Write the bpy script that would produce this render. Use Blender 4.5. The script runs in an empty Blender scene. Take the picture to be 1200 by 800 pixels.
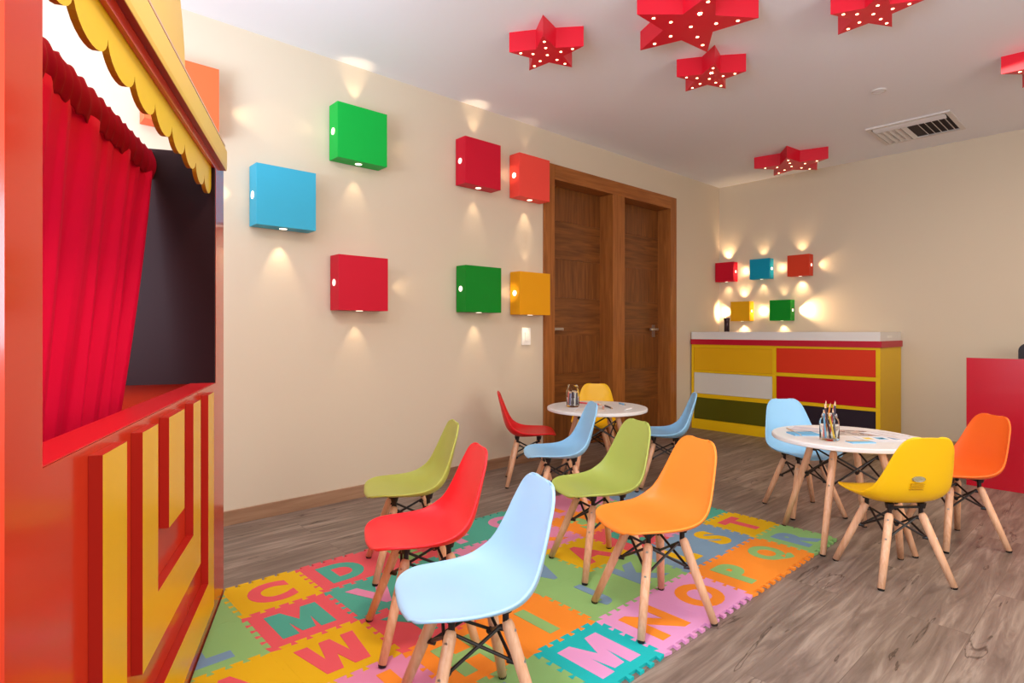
import bpy, bmesh, math, random
from math import sin, cos, pi, radians, hypot, atan2, sqrt
from mathutils import Vector, Matrix
random.seed(7)
S = bpy.context.scene
COL = S.collection

# ------------------------------------------------------------------ camera
TH = 0.8318
cam = bpy.data.cameras.new('camera'); co = bpy.data.objects.new('camera', cam); COL.objects.link(co)
co.location = (3.191, 0, 1.0); co.rotation_euler = (pi/2, 0, TH)
cam.sensor_width = 36; cam.lens = 36*678.15/1200; cam.shift_x = 0; cam.shift_y = -12.37/1200
cam.clip_start = 0.02
S.camera = co
# ------------------------------------------------------------------ light
S.view_settings.view_transform = 'Standard'; S.view_settings.look = 'None'
S.view_settings.exposure = 0.0; S.view_settings.gamma = 1; S.view_settings.use_curve_mapping = False
W = bpy.data.worlds.new('world'); S.world = W; W.use_nodes = True
bg = W.node_tree.nodes['Background']; bg.inputs[0].default_value = (.80, .90, 1, 1); bg.inputs[1].default_value = 1.0

def area(name, loc, rot, sx, sy, power, col):
    l = bpy.data.lights.new(name, 'AREA'); l.shape = 'RECTANGLE'; l.size = sx; l.size_y = sy; l.energy = power; l.color = col
    o = bpy.data.objects.new(name, l); COL.objects.link(o); o.location = loc; o.rotation_euler = rot
    return o
# daylight through the big window behind the camera, then two added fill lights
area('window_daylight', (1.9, -1.58, 1.5), (radians(95), 0, 0), 2.6, 1.8, 60, (.86, .93, 1))
area('upward_ceiling_fill', (2.3, -.95, 1.25), (radians(140), 0, 0), 2.2, .9, 130, (.64, .81, 1))  # added up-tilted fill that brightens the ceiling and upper walls
area('warm_side_fill', (5.56, 1.6, 1.45), (radians(90), 0, radians(90)), 2.4, 1.5, 50, (1, .92, .82))  # added warm fill from the right for the lower walls
# warm fill lights added under the ceiling, no fixtures modelled
area('warm_overhead_fill', (4.3, 3.6, 2.55), (0, 0, 0), .6, .6, 30, (1, .82, .62))
area('warm_overhead_fill', (2.9, 3.9, 2.56), (0, radians(-8), 0), .8, .8, 20, (1, .84, .66))
area('warm_overhead_fill', (2.4, .6, 2.57), (0, 0, 0), .3, .3, 22, (1, .82, .62))

# ------------------------------------------------------------------ helpers
def lin(c):
    r = []
    for v in c[:3]:
        v /= 255.0
        r.append(v/12.92 if v <= .04045 else ((v+.055)/1.055)**2.4)
    return (r[0], r[1], r[2], 1)

MATS = {}
def mat(name, c, rough=.5, spec=.5, coat=0, metal=0, emit=0, trans=0, ior=1.45, bump=0, bscale=40, ecol=None, mottle=0, mscale=6):
    if name in MATS: return MATS[name]
    m = bpy.data.materials.new(name); m.use_nodes = True; nt = m.node_tree; b = nt.nodes['Principled BSDF']
    col = lin(c)
    b.inputs['Base Color'].default_value = col; b.inputs['Roughness'].default_value = rough
    b.inputs['Specular IOR Level'].default_value = spec; b.inputs['Metallic'].default_value = metal
    b.inputs['Coat Weight'].default_value = coat; b.inputs['Coat Roughness'].default_value = .05
    b.inputs['Transmission Weight'].default_value = trans; b.inputs['IOR'].default_value = ior
    if emit:
        b.inputs['Emission Color'].default_value = lin(ecol or c); b.inputs['Emission Strength'].default_value = emit
    tc = nt.nodes.new('ShaderNodeTexCoord'); n = nt.nodes.new('ShaderNodeTexNoise')
    n.inputs['Scale'].default_value = bscale; n.inputs['Detail'].default_value = 4
    nt.links.new(tc.outputs['Object'], n.inputs['Vector'])
    if bump:
        bp = nt.nodes.new('ShaderNodeBump'); bp.inputs['Strength'].default_value = bump; bp.inputs['Distance'].default_value = .002
        nt.links.new(n.outputs['Fac'], bp.inputs['Height']); nt.links.new(bp.outputs[0], b.inputs['Normal'])
    if mottle:
        n2 = nt.nodes.new('ShaderNodeTexNoise'); n2.inputs['Scale'].default_value = mscale
        nt.links.new(tc.outputs['Object'], n2.inputs['Vector'])
        mx = nt.nodes.new('ShaderNodeMix'); mx.data_type = 'RGBA'
        mx.inputs[6].default_value = tuple(v*(1-mottle) for v in col[:3])+(1,); mx.inputs[7].default_value = tuple(min(1, v*(1+mottle)) for v in col[:3])+(1,)
        nt.links.new(n2.outputs['Fac'], mx.inputs[0]); nt.links.new(mx.outputs[2], b.inputs['Base Color'])
    MATS[name] = m
    return m

def wood(name, c1, c2, axis='Z', rough=.4, scale=9, stretch=14, spec=.4):
    if name in MATS: return MATS[name]
    m = bpy.data.materials.new(name); m.use_nodes = True; nt = m.node_tree; b = nt.nodes['Principled BSDF']
    tc = nt.nodes.new('ShaderNodeTexCoord'); mp = nt.nodes.new('ShaderNodeMapping')
    sc = [scale*stretch/3]*3; sc['XYZ'.index(axis)] = scale/3
    mp.inputs['Scale'].default_value = sc
    n = nt.nodes.new('ShaderNodeTexNoise'); n.inputs['Scale'].default_value = 1; n.inputs['Detail'].default_value = 6; n.inputs['Distortion'].default_value = .6
    r = nt.nodes.new('ShaderNodeValToRGB'); r.color_ramp.elements[0].position = .3; r.color_ramp.elements[1].position = .7
    r.color_ramp.elements[0].color = lin(c1); r.color_ramp.elements[1].color = lin(c2)
    nt.links.new(tc.outputs['Object'], mp.inputs[0]); nt.links.new(mp.outputs[0], n.inputs['Vector']); nt.links.new(n.outputs['Fac'], r.inputs[0])
    nt.links.new(r.outputs[0], b.inputs['Base Color']); b.inputs['Roughness'].default_value = rough
    b.inputs['Specular IOR Level'].default_value = spec
    bp = nt.nodes.new('ShaderNodeBump'); bp.inputs['Strength'].default_value = .15; bp.inputs['Distance'].default_value = .002
    nt.links.new(n.outputs['Fac'], bp.inputs['Height']); nt.links.new(bp.outputs[0], b.inputs['Normal'])
    MATS[name] = m
    return m

def floor_mat():
    m = bpy.data.materials.new('wood_look_floor'); m.use_nodes = True; nt = m.node_tree; b = nt.nodes['Principled BSDF']; L = nt.links.new
    tc = nt.nodes.new('ShaderNodeTexCoord')
    mp = nt.nodes.new('ShaderNodeMapping'); mp.inputs['Rotation'].default_value = (0, 0, pi/2)
    br = nt.nodes.new('ShaderNodeTexBrick'); br.inputs['Scale'].default_value = 1; br.inputs['Brick Width'].default_value = 1.2; br.inputs['Row Height'].default_value = .2
    br.inputs['Mortar Size'].default_value = .0012; br.inputs['Mortar Smooth'].default_value = .1; br.offset = .37
    br.inputs['Color1'].default_value = (0, 0, 0, 1); br.inputs['Color2'].default_value = (1, 1, 1, 1); br.inputs['Mortar'].default_value = (.5, .5, .5, 1)
    L(tc.outputs['Object'], mp.inputs[0]); L(mp.outputs[0], br.inputs['Vector'])
    # grain
    sep = nt.nodes.new('ShaderNodeSeparateXYZ'); L(tc.outputs['Object'], sep.inputs[0])
    ad = nt.nodes.new('ShaderNodeMath'); ad.operation = 'MULTIPLY_ADD'; L(br.outputs['Color'], ad.inputs[0]); ad.inputs[1].default_value = 13; L(sep.outputs[1], ad.inputs[2])
    cb = nt.nodes.new('ShaderNodeCombineXYZ'); L(sep.outputs[0], cb.inputs[0]); L(ad.outputs[0], cb.inputs[1])
    mp2 = nt.nodes.new('ShaderNodeMapping'); mp2.inputs['Scale'].default_value = (26, 2.2, 1); L(cb.outputs[0], mp2.inputs[0])
    n = nt.nodes.new('ShaderNodeTexNoise'); n.inputs['Scale'].default_value = 1; n.inputs['Detail'].default_value = 8; n.inputs['Roughness'].default_value = .62; n.inputs['Distortion'].default_value = .9
    L(mp2.outputs[0], n.inputs['Vector'])
    r = nt.nodes.new('ShaderNodeValToRGB'); e = r.color_ramp.elements
    e[0].position = .25; e[0].color = lin((98, 82, 74)); e[1].position = .75; e[1].color = lin((176, 160, 146))
    k = e.new(.5); k.color = lin((134, 117, 106))
    L(n.outputs['Fac'], r.inputs[0])
    # big blotches + knots
    mp3 = nt.nodes.new('ShaderNodeMapping'); mp3.inputs['Scale'].default_value = (7, 1.7, 1); L(cb.outputs[0], mp3.inputs[0])
    n2 = nt.nodes.new('ShaderNodeTexNoise'); n2.inputs['Scale'].default_value = 1; n2.inputs['Detail'].default_value = 4; L(mp3.outputs[0], n2.inputs['Vector'])
    r2 = nt.nodes.new('ShaderNodeValToRGB'); f = r2.color_ramp.elements
    f[0].position = .3; f[0].color = (.74, .72, .70, 1); f[1].position = .7; f[1].color = (1.12, 1.12, 1.12, 1)
    L(n2.outputs['Fac'], r2.inputs[0])
    mu = nt.nodes.new('ShaderNodeMix'); mu.data_type = 'RGBA'; mu.blend_type = 'MULTIPLY'; mu.inputs[0].default_value = 1
    L(r.outputs[0], mu.inputs[6]); L(r2.outputs[0], mu.inputs[7])
    # cracks
    mp4 = nt.nodes.new('ShaderNodeMapping'); mp4.inputs['Scale'].default_value = (15, 2.0, 1); L(cb.outputs[0], mp4.inputs[0])
    vo = nt.nodes.new('ShaderNodeTexNoise'); vo.inputs['Scale'].default_value = 1; vo.inputs['Detail'].default_value = 5; vo.inputs['Distortion'].default_value = .5; L(mp4.outputs[0], vo.inputs['Vector'])
    sb = nt.nodes.new('ShaderNodeMath'); sb.operation = 'SUBTRACT'; L(vo.outputs['Fac'], sb.inputs[0]); sb.inputs[1].default_value = .36
    ab = nt.nodes.new('ShaderNodeMath'); ab.operation = 'ABSOLUTE'; L(sb.outputs[0], ab.inputs[0])
    r4 = nt.nodes.new('ShaderNodeValToRGB'); g = r4.color_ramp.elements
    g[0].position = 0; g[0].color = (.30, .26, .25, 1); g[1].position = .017; g[1].color = (1, 1, 1, 1)
    L(ab.outputs[0], r4.inputs[0])
    mu2 = nt.nodes.new('ShaderNodeMix'); mu2.data_type = 'RGBA'; mu2.blend_type = 'MULTIPLY'; mu2.inputs[0].default_value = .95
    L(mu.outputs[2], mu2.inputs[6]); L(r4.outputs[0], mu2.inputs[7])
    mu3 = nt.nodes.new('ShaderNodeMix'); mu3.data_type = 'RGBA'; mu3.inputs[7].default_value = lin((96, 78, 66))
    ml = nt.nodes.new('ShaderNodeMath'); ml.operation = 'MULTIPLY'; ml.inputs[1].default_value = .55; L(br.outputs['Fac'], ml.inputs[0])
    L(ml.outputs[0], mu3.inputs[0]); L(mu2.outputs[2], mu3.inputs[6]); L(mu3.outputs[2], b.inputs['Base Color'])
    b.inputs['Roughness'].default_value = .42; b.inputs['Specular IOR Level'].default_value = .4
    bp = nt.nodes.new('ShaderNodeBump'); bp.inputs['Strength'].default_value = .12; bp.inputs['Distance'].default_value = .002
    L(n.outputs['Fac'], bp.inputs['Height']); L(bp.outputs[0], b.inputs['Normal'])
    return m

WALL = mat('cream_plaster', (220, 205, 182), .85, .25, bump=.15, bscale=60)
CEIL = mat('white_plaster', (242, 242, 246), .9, .2, bump=.1, bscale=60)
FLOOR = floor_mat()
BASE = wood('baseboard_wood_look', (150, 112, 84), (176, 138, 108), 'Y', .5)
BASEX = wood('baseboard_wood_look_back', (150, 112, 84), (176, 138, 108), 'X', .5)
FRAME = wood('door_frame_wood', (142, 82, 32), (176, 108, 50), 'Z', .38)
FRAMEH = wood('door_frame_wood_lintel', (142, 82, 32), (176, 108, 50), 'Y', .38)
DOORW = wood('door_veneer', (104, 58, 22), (142, 86, 38), 'Z', .36, 9)
DOORH = wood('door_veneer_cross', (100, 56, 22), (144, 88, 40), 'Y', .36, 9)
STEEL = mat('brushed_steel', (200, 196, 190), .3, metal=1)
WHITE = mat('white_laminate', (240, 238, 234), .3)
WOODLEG = wood('beech_leg', (222, 164, 124), (240, 192, 156), 'Z', .38, 20)
BLACK = mat('black_steel', (30, 24, 24), .35)
BLACKCAP = mat('black_foot_cap', (22, 20, 20), .5)
SCREW = mat('screw_metal', (190, 186, 180), .3, metal=1)

def link(me, name, material=None, parent=None):
    o = bpy.data.objects.new(name, me); COL.objects.link(o)
    if material:
        for mm in (material if isinstance(material, (list, tuple)) else [material]): me.materials.append(mm)
    if parent: o.parent = parent
    return o

def obj(name, bm, material, parent=None, smooth=False):
    bmesh.ops.recalc_face_normals(bm, faces=bm.faces)
    me = bpy.data.meshes.new(name); bm.to_mesh(me); bm.free()
    if smooth:
        for p in me.polygons: p.use_smooth = True
    return link(me, name, material, parent)

def tag(o, label, cat, group=None, kind=None):
    o['label'] = label; o['category'] = cat
    if group: o['group'] = group
    if kind: o['kind'] = kind
    return o

def struct(name, bm, m, parent=None):
    o = obj(name, bm, m, parent); o['kind'] = 'structure'
    return o

def empty(name, loc=(0, 0, 0), rz=0):
    o = bpy.data.objects.new(name, None); COL.objects.link(o); o.location = loc; o.rotation_euler = (0, 0, rz); o.empty_display_size = .05
    return o

def box(bm, x0, x1, y0, y1, z0, z1, bev=0, mi=0):
    r = bmesh.ops.create_cube(bm, size=1)
    for v in r['verts']:
        v.co = Vector((x0+(v.co.x+.5)*(x1-x0), y0+(v.co.y+.5)*(y1-y0), z0+(v.co.z+.5)*(z1-z0)))
    fs = set(f for v in r['verts'] for f in v.link_faces)
    for f in fs: f.material_index = mi
    if bev:
        es = list(set(e for v in r['verts'] for e in v.link_edges))
        bmesh.ops.bevel(bm, geom=es, offset=bev, segments=2, profile=.7, affect='EDGES')
    return bm

def B(*a, **k):
    return box(bmesh.new(), *a, **k)

def tube(bm, p, q, r0, r1=None, n=12):
    r1 = r0 if r1 is None else r1
    p = Vector(p); q = Vector(q); d = (q-p).normalized()
    u = d.orthogonal().normalized(); v = d.cross(u)
    A = [bm.verts.new(p+(u*cos(2*pi*i/n)+v*sin(2*pi*i/n))*r0) for i in range(n)]
    Bv = [bm.verts.new(q+(u*cos(2*pi*i/n)+v*sin(2*pi*i/n))*r1) for i in range(n)]
    for i in range(n): bm.faces.new((A[i], A[(i+1) % n], Bv[(i+1) % n], Bv[i]))
    bm.faces.new(A); bm.faces.new(Bv)
    return bm

def chain(bm, pts, rad, n=12):
    """tube through points with a radius per point"""
    pts = [Vector(p) for p in pts]; rings = []
    for k, p in enumerate(pts):
        d = (pts[min(k+1, len(pts)-1)]-pts[max(k-1, 0)]).normalized()
        u = d.cross(Vector((.3, .9, .1))).normalized(); v = d.cross(u)
        rings.append([bm.verts.new(p+(u*cos(2*pi*i/n)+v*sin(2*pi*i/n))*rad[k]) for i in range(n)])
    for A, Bq in zip(rings, rings[1:]):
        for i in range(n): bm.faces.new((A[i], A[(i+1) % n], Bq[(i+1) % n], Bq[i]))
    bm.faces.new(rings[0]); bm.faces.new(rings[-1])
    return bm

def lathe(bm, prof, n=24, closed=False):
    rings = []
    for r, z in prof:
        if r < 1e-6: rings.append([bm.verts.new((0, 0, z))])
        else: rings.append([bm.verts.new((r*cos(2*pi*i/n), r*sin(2*pi*i/n), z)) for i in range(n)])
    for A, Bq in zip(rings, rings[1:]):
        for i in range(n):
            a, b_, c, d = A[i % len(A)], A[(i+1) % n % len(A)], Bq[(i+1) % n % len(Bq)], Bq[i % len(Bq)]
            vs = []
            for v in (a, b_, c, d):
                if v not in vs: vs.append(v)
            if len(vs) > 2: bm.faces.new(vs)
    return bm

def prism(bm, poly, fn, d0, d1, mi=0, side_mi=None):
    """extrude a 2D polygon: fn(u,v,d) -> 3D"""
    A = [bm.verts.new(fn(u, v, d0)) for u, v in poly]; Bq = [bm.verts.new(fn(u, v, d1)) for u, v in poly]
    f1 = bm.faces.new(A); f2 = bm.faces.new(Bq[::-1]); f1.material_index = f2.material_index = mi
    n = len(poly)
    for i in range(n):
        f = bm.faces.new((A[i], Bq[i], Bq[(i+1) % n], A[(i+1) % n])); f.material_index = mi if side_mi is None else side_mi
    return bm

def copy_tree(o, parent=None, meshmap=None):
    c = o.copy()
    COL.objects.link(c)
    if parent: c.parent = parent
    for ch in list(o.children): copy_tree(ch, c)
    return c

# ------------------------------------------------------------------ room
XR, YB, YR, H = 5.6, 6.014, -1.6, 2.581
struct('floor', B(-.3, XR+.1, YR-.1, YB+.1, -.1, 0), FLOOR)
struct('ceiling', B(-.3, XR+.1, YR-.1, YB+.1, H, H+.1), CEIL)
DY0, DY1, DZ = 3.236, 5.115, 2.324
bm = bmesh.new(); box(bm, -.3, 0, YR-.1, DY0+.02, 0, H); box(bm, -.3, 0, DY1-.02, YB+.1, 0, H); box(bm, -.3, 0, DY0+.02, DY1-.02, DZ-.02, H)
struct('wall_left', bm, WALL)
struct('wall_back', B(0, XR, YB, YB+.1, 0, H), WALL)
bm = bmesh.new(); box(bm, XR, XR+.1, YR, .3, 0, H); box(bm, XR, XR+.1, 2.9, YB, 0, H); box(bm, XR, XR+.1, .3, 2.9, 0, .6); box(bm, XR, XR+.1, .3, 2.9, 2.3, H)
struct('wall_right', bm, WALL)
bm = bmesh.new(); box(bm, 0, .5, YR-.1, YR, 0, H); box(bm, 4.2, XR, YR-.1, YR, 0, H); box(bm, .5, 4.2, YR-.1, YR, 0, .45); box(bm, .5, 4.2, YR-.1, YR, 2.45, H)
struct('wall_rear', bm, WALL)
WF = mat('window_frame_white', (235, 235, 232), .4)
bm = bmesh.new()
for x in (.5, 1.7, 2.95, 4.15): box(bm, x, x+.05, YR-.07, YR-.02, .45, 2.45)
for z in (.45, 2.40): box(bm, .55, 4.15, YR-.07, YR-.02, z, z+.05)
struct('window_1', bm, WF)
bm = bmesh.new()
for y in (.3, 1.55, 2.85): box(bm, XR+.02, XR+.07, y, y+.05, .6, 2.3)
for z in (.6, 2.25): box(bm, XR+.02, XR+.07, .35, 2.85, z, z+.05)
struct('window_2', bm, WF)
# baseboards
struct('baseboard_left', B(0, .014, YR, DY0, 0, .0735, bev=.002), BASE)
bm = bmesh.new(); box(bm, 0, .014, DY1, YB, 0, .0735, bev=.002)
struct('baseboard_left_far', bm, BASE).name = 'baseboard_left.001'
struct('baseboard_back', B(.014, XR, YB-.014, YB, 0, .0735, bev=.002), BASEX)

for k, y in enumerate((.9, 2.2)):
    struct('trim_%d' % (k+3), B(.0141, .0148, y-.0012, y+.0012, .001, .073), mat('joint_grout', (206, 186, 162), .8))
# double door frame
D0, D1, DF = -.125, 3.348, .022
t = struct('trim_1', (lambda b: (box(b, D0-.05, DF, DY0, 3.348, 0, DZ, bev=.003), box(b, D0-.05, DF, 5.006, DY1, 0, DZ, bev=.003),
     box(b, D0-.05, DF, 4.09, 4.263, 0, 2.205, bev=.003), b)[-1])(bmesh.new()), FRAME)
struct('trim_2', B(D0-.05, DF+.001, 3.348, 5.006, 2.205, DZ, bev=.003), FRAMEH)
for i, (y0, y1, hy, hs) in enumerate(((3.348, 4.09, 3.43, 1), (4.263, 5.006, 4.925, -1))):
    bm = bmesh.new()
    zs = [.005, .32, .64, .96, 1.28, 1.60, 1.92, 2.205]
    for q, (a, b_) in enumerate(zip(zs, zs[1:])): box(bm, D0-.04, D0, y0, y1, a+.0025, b_-.0025, mi=q % 2)
    box(bm, D0-.045, D0-.004, y0, y1, .005, 2.203)
    d = struct('door_%d' % (i+1), bm, [DOORW, DOORH])
    bm = bmesh.new()
    box(bm, D0, D0+.008, hy-.022, hy+.022, .94, 1.06, bev=.002)
    tube(bm, (D0, hy, 1.015), (D0+.055, hy, 1.015), .010)
    box(bm, D0+.04, D0+.058, min(hy-.01*hs, hy+.12*hs), max(hy-.01*hs, hy+.12*hs), 1.004, 1.026, bev=.004)
    h = obj('door_handle', bm, STEEL, d)

# switch plate
sp = empty('light_switch', (0, 3.048, .958)); tag(sp, 'white switch plate on the left wall under the yellow square lamp', 'light switch')
obj('cover_plate', B(0, .009, -.045, .045, -.065, .065, bev=.003), WHITE, sp)
obj('rocker', B(.009, .013, -.016, .016, -.032, .032, bev=.002), WHITE, sp)

# ceiling vent
vent = empty('ceiling_vent', (1.972, 5.37, H)); tag(vent, 'white square air diffuser with angled slats in the ceiling', 'air vent')
VENTM = mat('vent_white', (225, 220, 216), .45); DARKV = mat('vent_duct_dark', (60, 50, 48), .8)
bm = bmesh.new(); hx, hy = .27, .27
for a in ((-hx, hx, -hy, -hy+.03), (-hx, hx, hy-.03, hy), (-hx, -hx+.03, -hy+.03, hy-.03), (hx-.03, hx, -hy+.03, hy-.03)): box(bm, *a, -.012, 0)
obj('vent_frame', bm, VENTM, vent)
obj('duct_backing', B(-hx+.03, hx-.03, -hy+.03, hy-.03, -.0015, -.0005), DARKV, vent)
def slat(cx, cy, L, ang, along):
    bm = bmesh.new(); w = .030; dx = w*cos(ang)/2; dz = w*sin(ang)/2; tt = .0012
    for s in (0,):
        if along == 'Y':
            v = [(cx-dx, cy-L/2, -.014-dz), (cx+dx, cy-L/2, -.014+dz), (cx+dx, cy+L/2, -.014+dz), (cx-dx, cy+L/2, -.014-dz)]
        else:
            v = [(cx-L/2, cy-dx, -.014-dz), (cx-L/2, cy+dx, -.014+dz), (cx+L/2, cy+dx, -.014+dz), (cx+L/2, cy-dx, -.014-dz)]
    A = [bm.verts.new(p) for p in v]; C = [bm.verts.new((p[0]+tt, p[1]+tt, p[2]+tt)) for p in v]
    bm.faces.new(A); bm.faces.new(C[::-1])
    for i in range(4): bm.faces.new((A[i], A[(i+1) % 4], C[(i+1) % 4], C[i]))
    return obj('slat', bm, VENTM, vent)
for k in range(5): slat(-.215+k*.042, .035, .40, radians(30), 'Y')
for k in range(5): slat(.045+k*.042, .035, .40, radians(-48), 'Y')
for k in range(3): slat(0, -.225+k*.026, .46, radians(-35), 'X')
sd = empty('smoke_detector', (2.003, 4.348, H)); tag(sd, 'small round white cover flush in the ceiling before the air vent', 'ceiling cover')
obj('cover_disc', lathe(bmesh.new(), [(0, -.008), (.030, -.008), (.034, -.006)], 32), CEIL, sd, True)
obj('rim', lathe(bmesh.new(), [(.034, -.004), (.036, -.010), (.042, -.009), (.045, 0)], 32), VENTM, sd, True)

# ------------------------------------------------------------------ square wall lamps
LENS = mat('lamp_lens', (255, 236, 214), .2, emit=2.2, ecol=(255, 232, 205))
LENSDIM = mat('lamp_lens_dim', (235, 228, 220), .2, emit=.8, ecol=(255, 240, 225))
def spot(parent, loc, d, power, size, col=(1, .74, .46), blend=.8, r=.006):
    l = bpy.data.lights.new('lamp_beam', 'SPOT'); l.energy = power*(1 if parent.location.x > .001 else .75); l.color = col; l.spot_size = size; l.spot_blend = blend; l.shadow_soft_size = r
    o = bpy.data.objects.new('lamp_beam', l); COL.objects.link(o); o.parent = parent
    o.location = loc; o.rotation_euler = Vector(d).to_track_quat('-Z', 'Y').to_euler()
def wall_lamp(wall, a, z, s, dep, col, name_m, label, group, power):
    """wall 'L': a = y of near edge, on x=0;  wall 'B': a = x of left edge, on y=YB.  power = (down, up, low-side, high-side)"""
    c = a+s/2
    if wall == 'L': root = empty('wall_lamp', (0, c, z+s/2), 0)
    else: root = empty('wall_lamp', (c, YB, z+s/2), -pi/2)
    # local frame: +X away from wall, Y along the wall
    tag(root, label, 'wall lamp', group)
    m = mat(name_m, col, .5, .3)
    obj('lamp_box', B(.008, dep, -s/2, s/2, -s/2, s/2, bev=.002), m, root)
    obj('wall_bracket', B(0, .008, -s/2+.012, s/2-.012, -s/2+.012, s/2-.012), WHITE, root)
    for nm, (dx, dz), pw in (('down', (0, -1), power[0]), ('up', (0, 1), power[1]), ('a', (-1, 0), power[2]), ('b', (1, 0), power[3])):
        bm = bmesh.new(); p = Vector((dep*.5, dx*(s/2-.001), dz*(s/2-.001))); q = p+Vector((0, dx, dz))*.003
        tube(bm, p, q, .017*s/.315+.003, n=20)
        obj('lens', bm, LENS if pw else LENSDIM, root)
        if pw and wall == 'L': spot(root, tuple(p+Vector((0, dx, dz))*.012), Vector((-.16, dx, dz)), pw, radians(56))
        elif pw: spot(root, tuple(p+Vector((0, dx, dz))*.012), Vector((-.28, dx, dz)), pw, radians(84), (1, .66, .36), 1.0)
    return root
GL = 'square lamps on the left wall'; GB = 'small square lamps above the cabinet'
Sx, DP = .316, .115
CR, CRO, CB_, CG, CY = (205, 8, 44), (240, 78, 44), (70, 190, 220), (0, 165, 60), (238, 168, 8)
for a, z, col, nm, lab, pw in (
  (.537, 1.97, (255, 108, 60), 'lamp_orange', 'orange square wall lamp behind the yellow cornice of the puppet booth', (2, 0, 0, 2)),
  (1.030, 1.549, (58, 174, 208), 'lamp_blue', 'sky blue square lamp on the left wall, nearest the puppet booth', (4, .0, 3, 0)),
  (1.472, 1.983, (0, 180, 66), 'lamp_green', 'large bright green square lamp highest on the left wall', (2, 2.5, .5, .5)),
  (1.478, 1.119, CR, 'lamp_red', 'large red square lamp low on the left wall below the bright green one', (2, 0, 0, 1.2)),
  (2.380, 1.993, (208, 16, 48), 'lamp_red_high', 'crimson square lamp high on the left wall beside the glare-brightened one', (2, 2.5, 0, 1.2)),
  (2.877, 1.985, (245, 78, 66), 'lamp_red_glare', 'red square lamp, brightened by painted glare, touching the upper corner of the door frame', (3, .5, 2, 0)),  # spot glare on this red box is put into its base colour
  (2.385, 1.128, (0, 136, 34), 'lamp_dark_green', 'dark green square lamp low on the left wall beside the yellow one', (2.5, 0, 0, 1.5)),
  (2.882, 1.120, (236, 162, 12), 'lamp_yellow', 'yellow square lamp beside the door frame above the white switch', (3, 1, 2, 0))):
    wall_lamp('L', a, z, Sx, DP, col, nm, lab, GL, pw)
for a, z, col, nm, lab, pw in (
  (.008, 1.533, (200, 0, 40), 'lampb_red', 'small crimson square lamp nearest the corner on the back wall', (1.5, 5, 2, 2)),
  (.393, 1.536, (0, 150, 185), 'lampb_blue', 'small blue square lamp in the middle of the upper row on the back wall', (1.5, 1.5, 3, 1.5)),
  (.777, 1.541, (214, 62, 32), 'lampb_orange', 'small orange red square lamp, right end of the upper row on the back wall', (4, 2, 2, 2)),
  (.184, 1.104, (232, 168, 10), 'lampb_yellow', 'small yellow square lamp above the dark cup on the back wall', (5, 4, 14, 5)),
  (.601, 1.104, (0, 142, 34), 'lampb_green', 'small green square lamp in the lower row on the back wall', (3, 1, 6, 22))):
    wall_lamp('B', a, z, .208, .105, col, nm, lab, GB, pw)

# ------------------------------------------------------------------ ceiling stars
STARM = mat('star_red', (226, 22, 48), .38, .5)
HOLE = mat('star_hole_light', (255, 225, 180), .4, emit=6, ecol=(255, 214, 160))
HOLEB = mat('star_bulb_glow', (255, 225, 180), .4, emit=60, ecol=(255, 205, 140))
def star(x, y, R, phi, thick, label, bright=None):
    root = empty('star_lamp', (x, y, H)); tag(root, label, 'ceiling lamp', 'red star lamps on the ceiling')
    pts = []
    for k in range(10):
        r = R if k % 2 == 0 else R*.43
        a = phi+pi*k/5; pts.append((r*cos(a), r*sin(a)))
    bm = bmesh.new()
    prism(bm, pts, lambda u, v, d: (u, v, d), 0, -thick)
    obj('star_body', bm, STARM, root)
    spots = [(0, 0)]+[(R*f*cos(phi+2*pi*k/5), R*f*sin(phi+2*pi*k/5)) for k in range(5) for f in (.38, .70)]
    for k, (u, v) in enumerate(spots):
        b = bmesh.new(); rr = .0045+.011*R
        tube(b, (u, v, -thick-.0012), (u, v, -thick+.004), rr if k != bright else rr*1.25, n=12)
        obj('light_hole', b, HOLEB if k == bright else HOLE, root)
    return root
star(1.029, 2.226, .206, -2.164, .105, 'red star lamp nearest the left wall with pale light holes')
star(1.694, 2.543, .307, -1.942, .100, 'largest red star lamp cut by the top edge, glowing centre hole', 3)
star(1.461, 3.144, .201, -2.184, .102, 'small red star lamp just below the largest one, orange glow', 3)
star(2.329, 3.072, .199, -2.326, .100, 'red star lamp cut by the top edge, right of the largest star')
star(2.885, 4.468, .293, -2.676, .100, 'red star lamp cut by the right edge of the photo')
star(1.038, 5.362, .313, -2.563, .103, 'red star lamp farthest away, above the back wall lamps')

# ------------------------------------------------------------------ puppet booth
P0 = Vector((.8196, .6732, 0)); BD = Vector((.91256, -.40895, 0)); BN = Vector((.40895, .91256, 0))
booth = empty('puppet_booth', P0, atan2(BD.y, BD.x))     # local X = along front (t), local Y = towards the room (n)
tag(booth, 'red and yellow wooden puppet theatre booth filling the left edge', 'puppet theatre')
# rotation puts local +Y at (0.409,0.913): towards the children's chairs
ORG = mat('booth_orange_red_gloss', (196, 52, 26), .16, .45, coat=.1)
REDG = mat('booth_red_gloss', (205, 30, 34), .3, .4)
REDS = mat('moulding_side_red', (172, 34, 22), .35, .4)
YELG = mat('booth_yellow_gloss', (226, 172, 8), .24, .3)
YELM = mat('booth_cornice_yellow', (236, 196, 92), .35, .5)
YELS = mat('scallop_yellow', (232, 190, 20), .35); YELE = mat('scallop_edge', (176, 122, 10), .5)
BLK = mat('booth_dark_panel', (34, 9, 11), .5, .15)
BT = 1.604
bm = bmesh.new()
prism(bm, [(0, 0), (BT, 0), (BT, .816), (0, .816)], lambda u, v, d: (u, d, v), -.077, 0)
obj('front_panel', bm, ORG, booth)
bm = bmesh.new(); box(bm, 1.506, BT, -.077, 0, .816, 1.62); obj('post', bm, ORG, booth)
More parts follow.
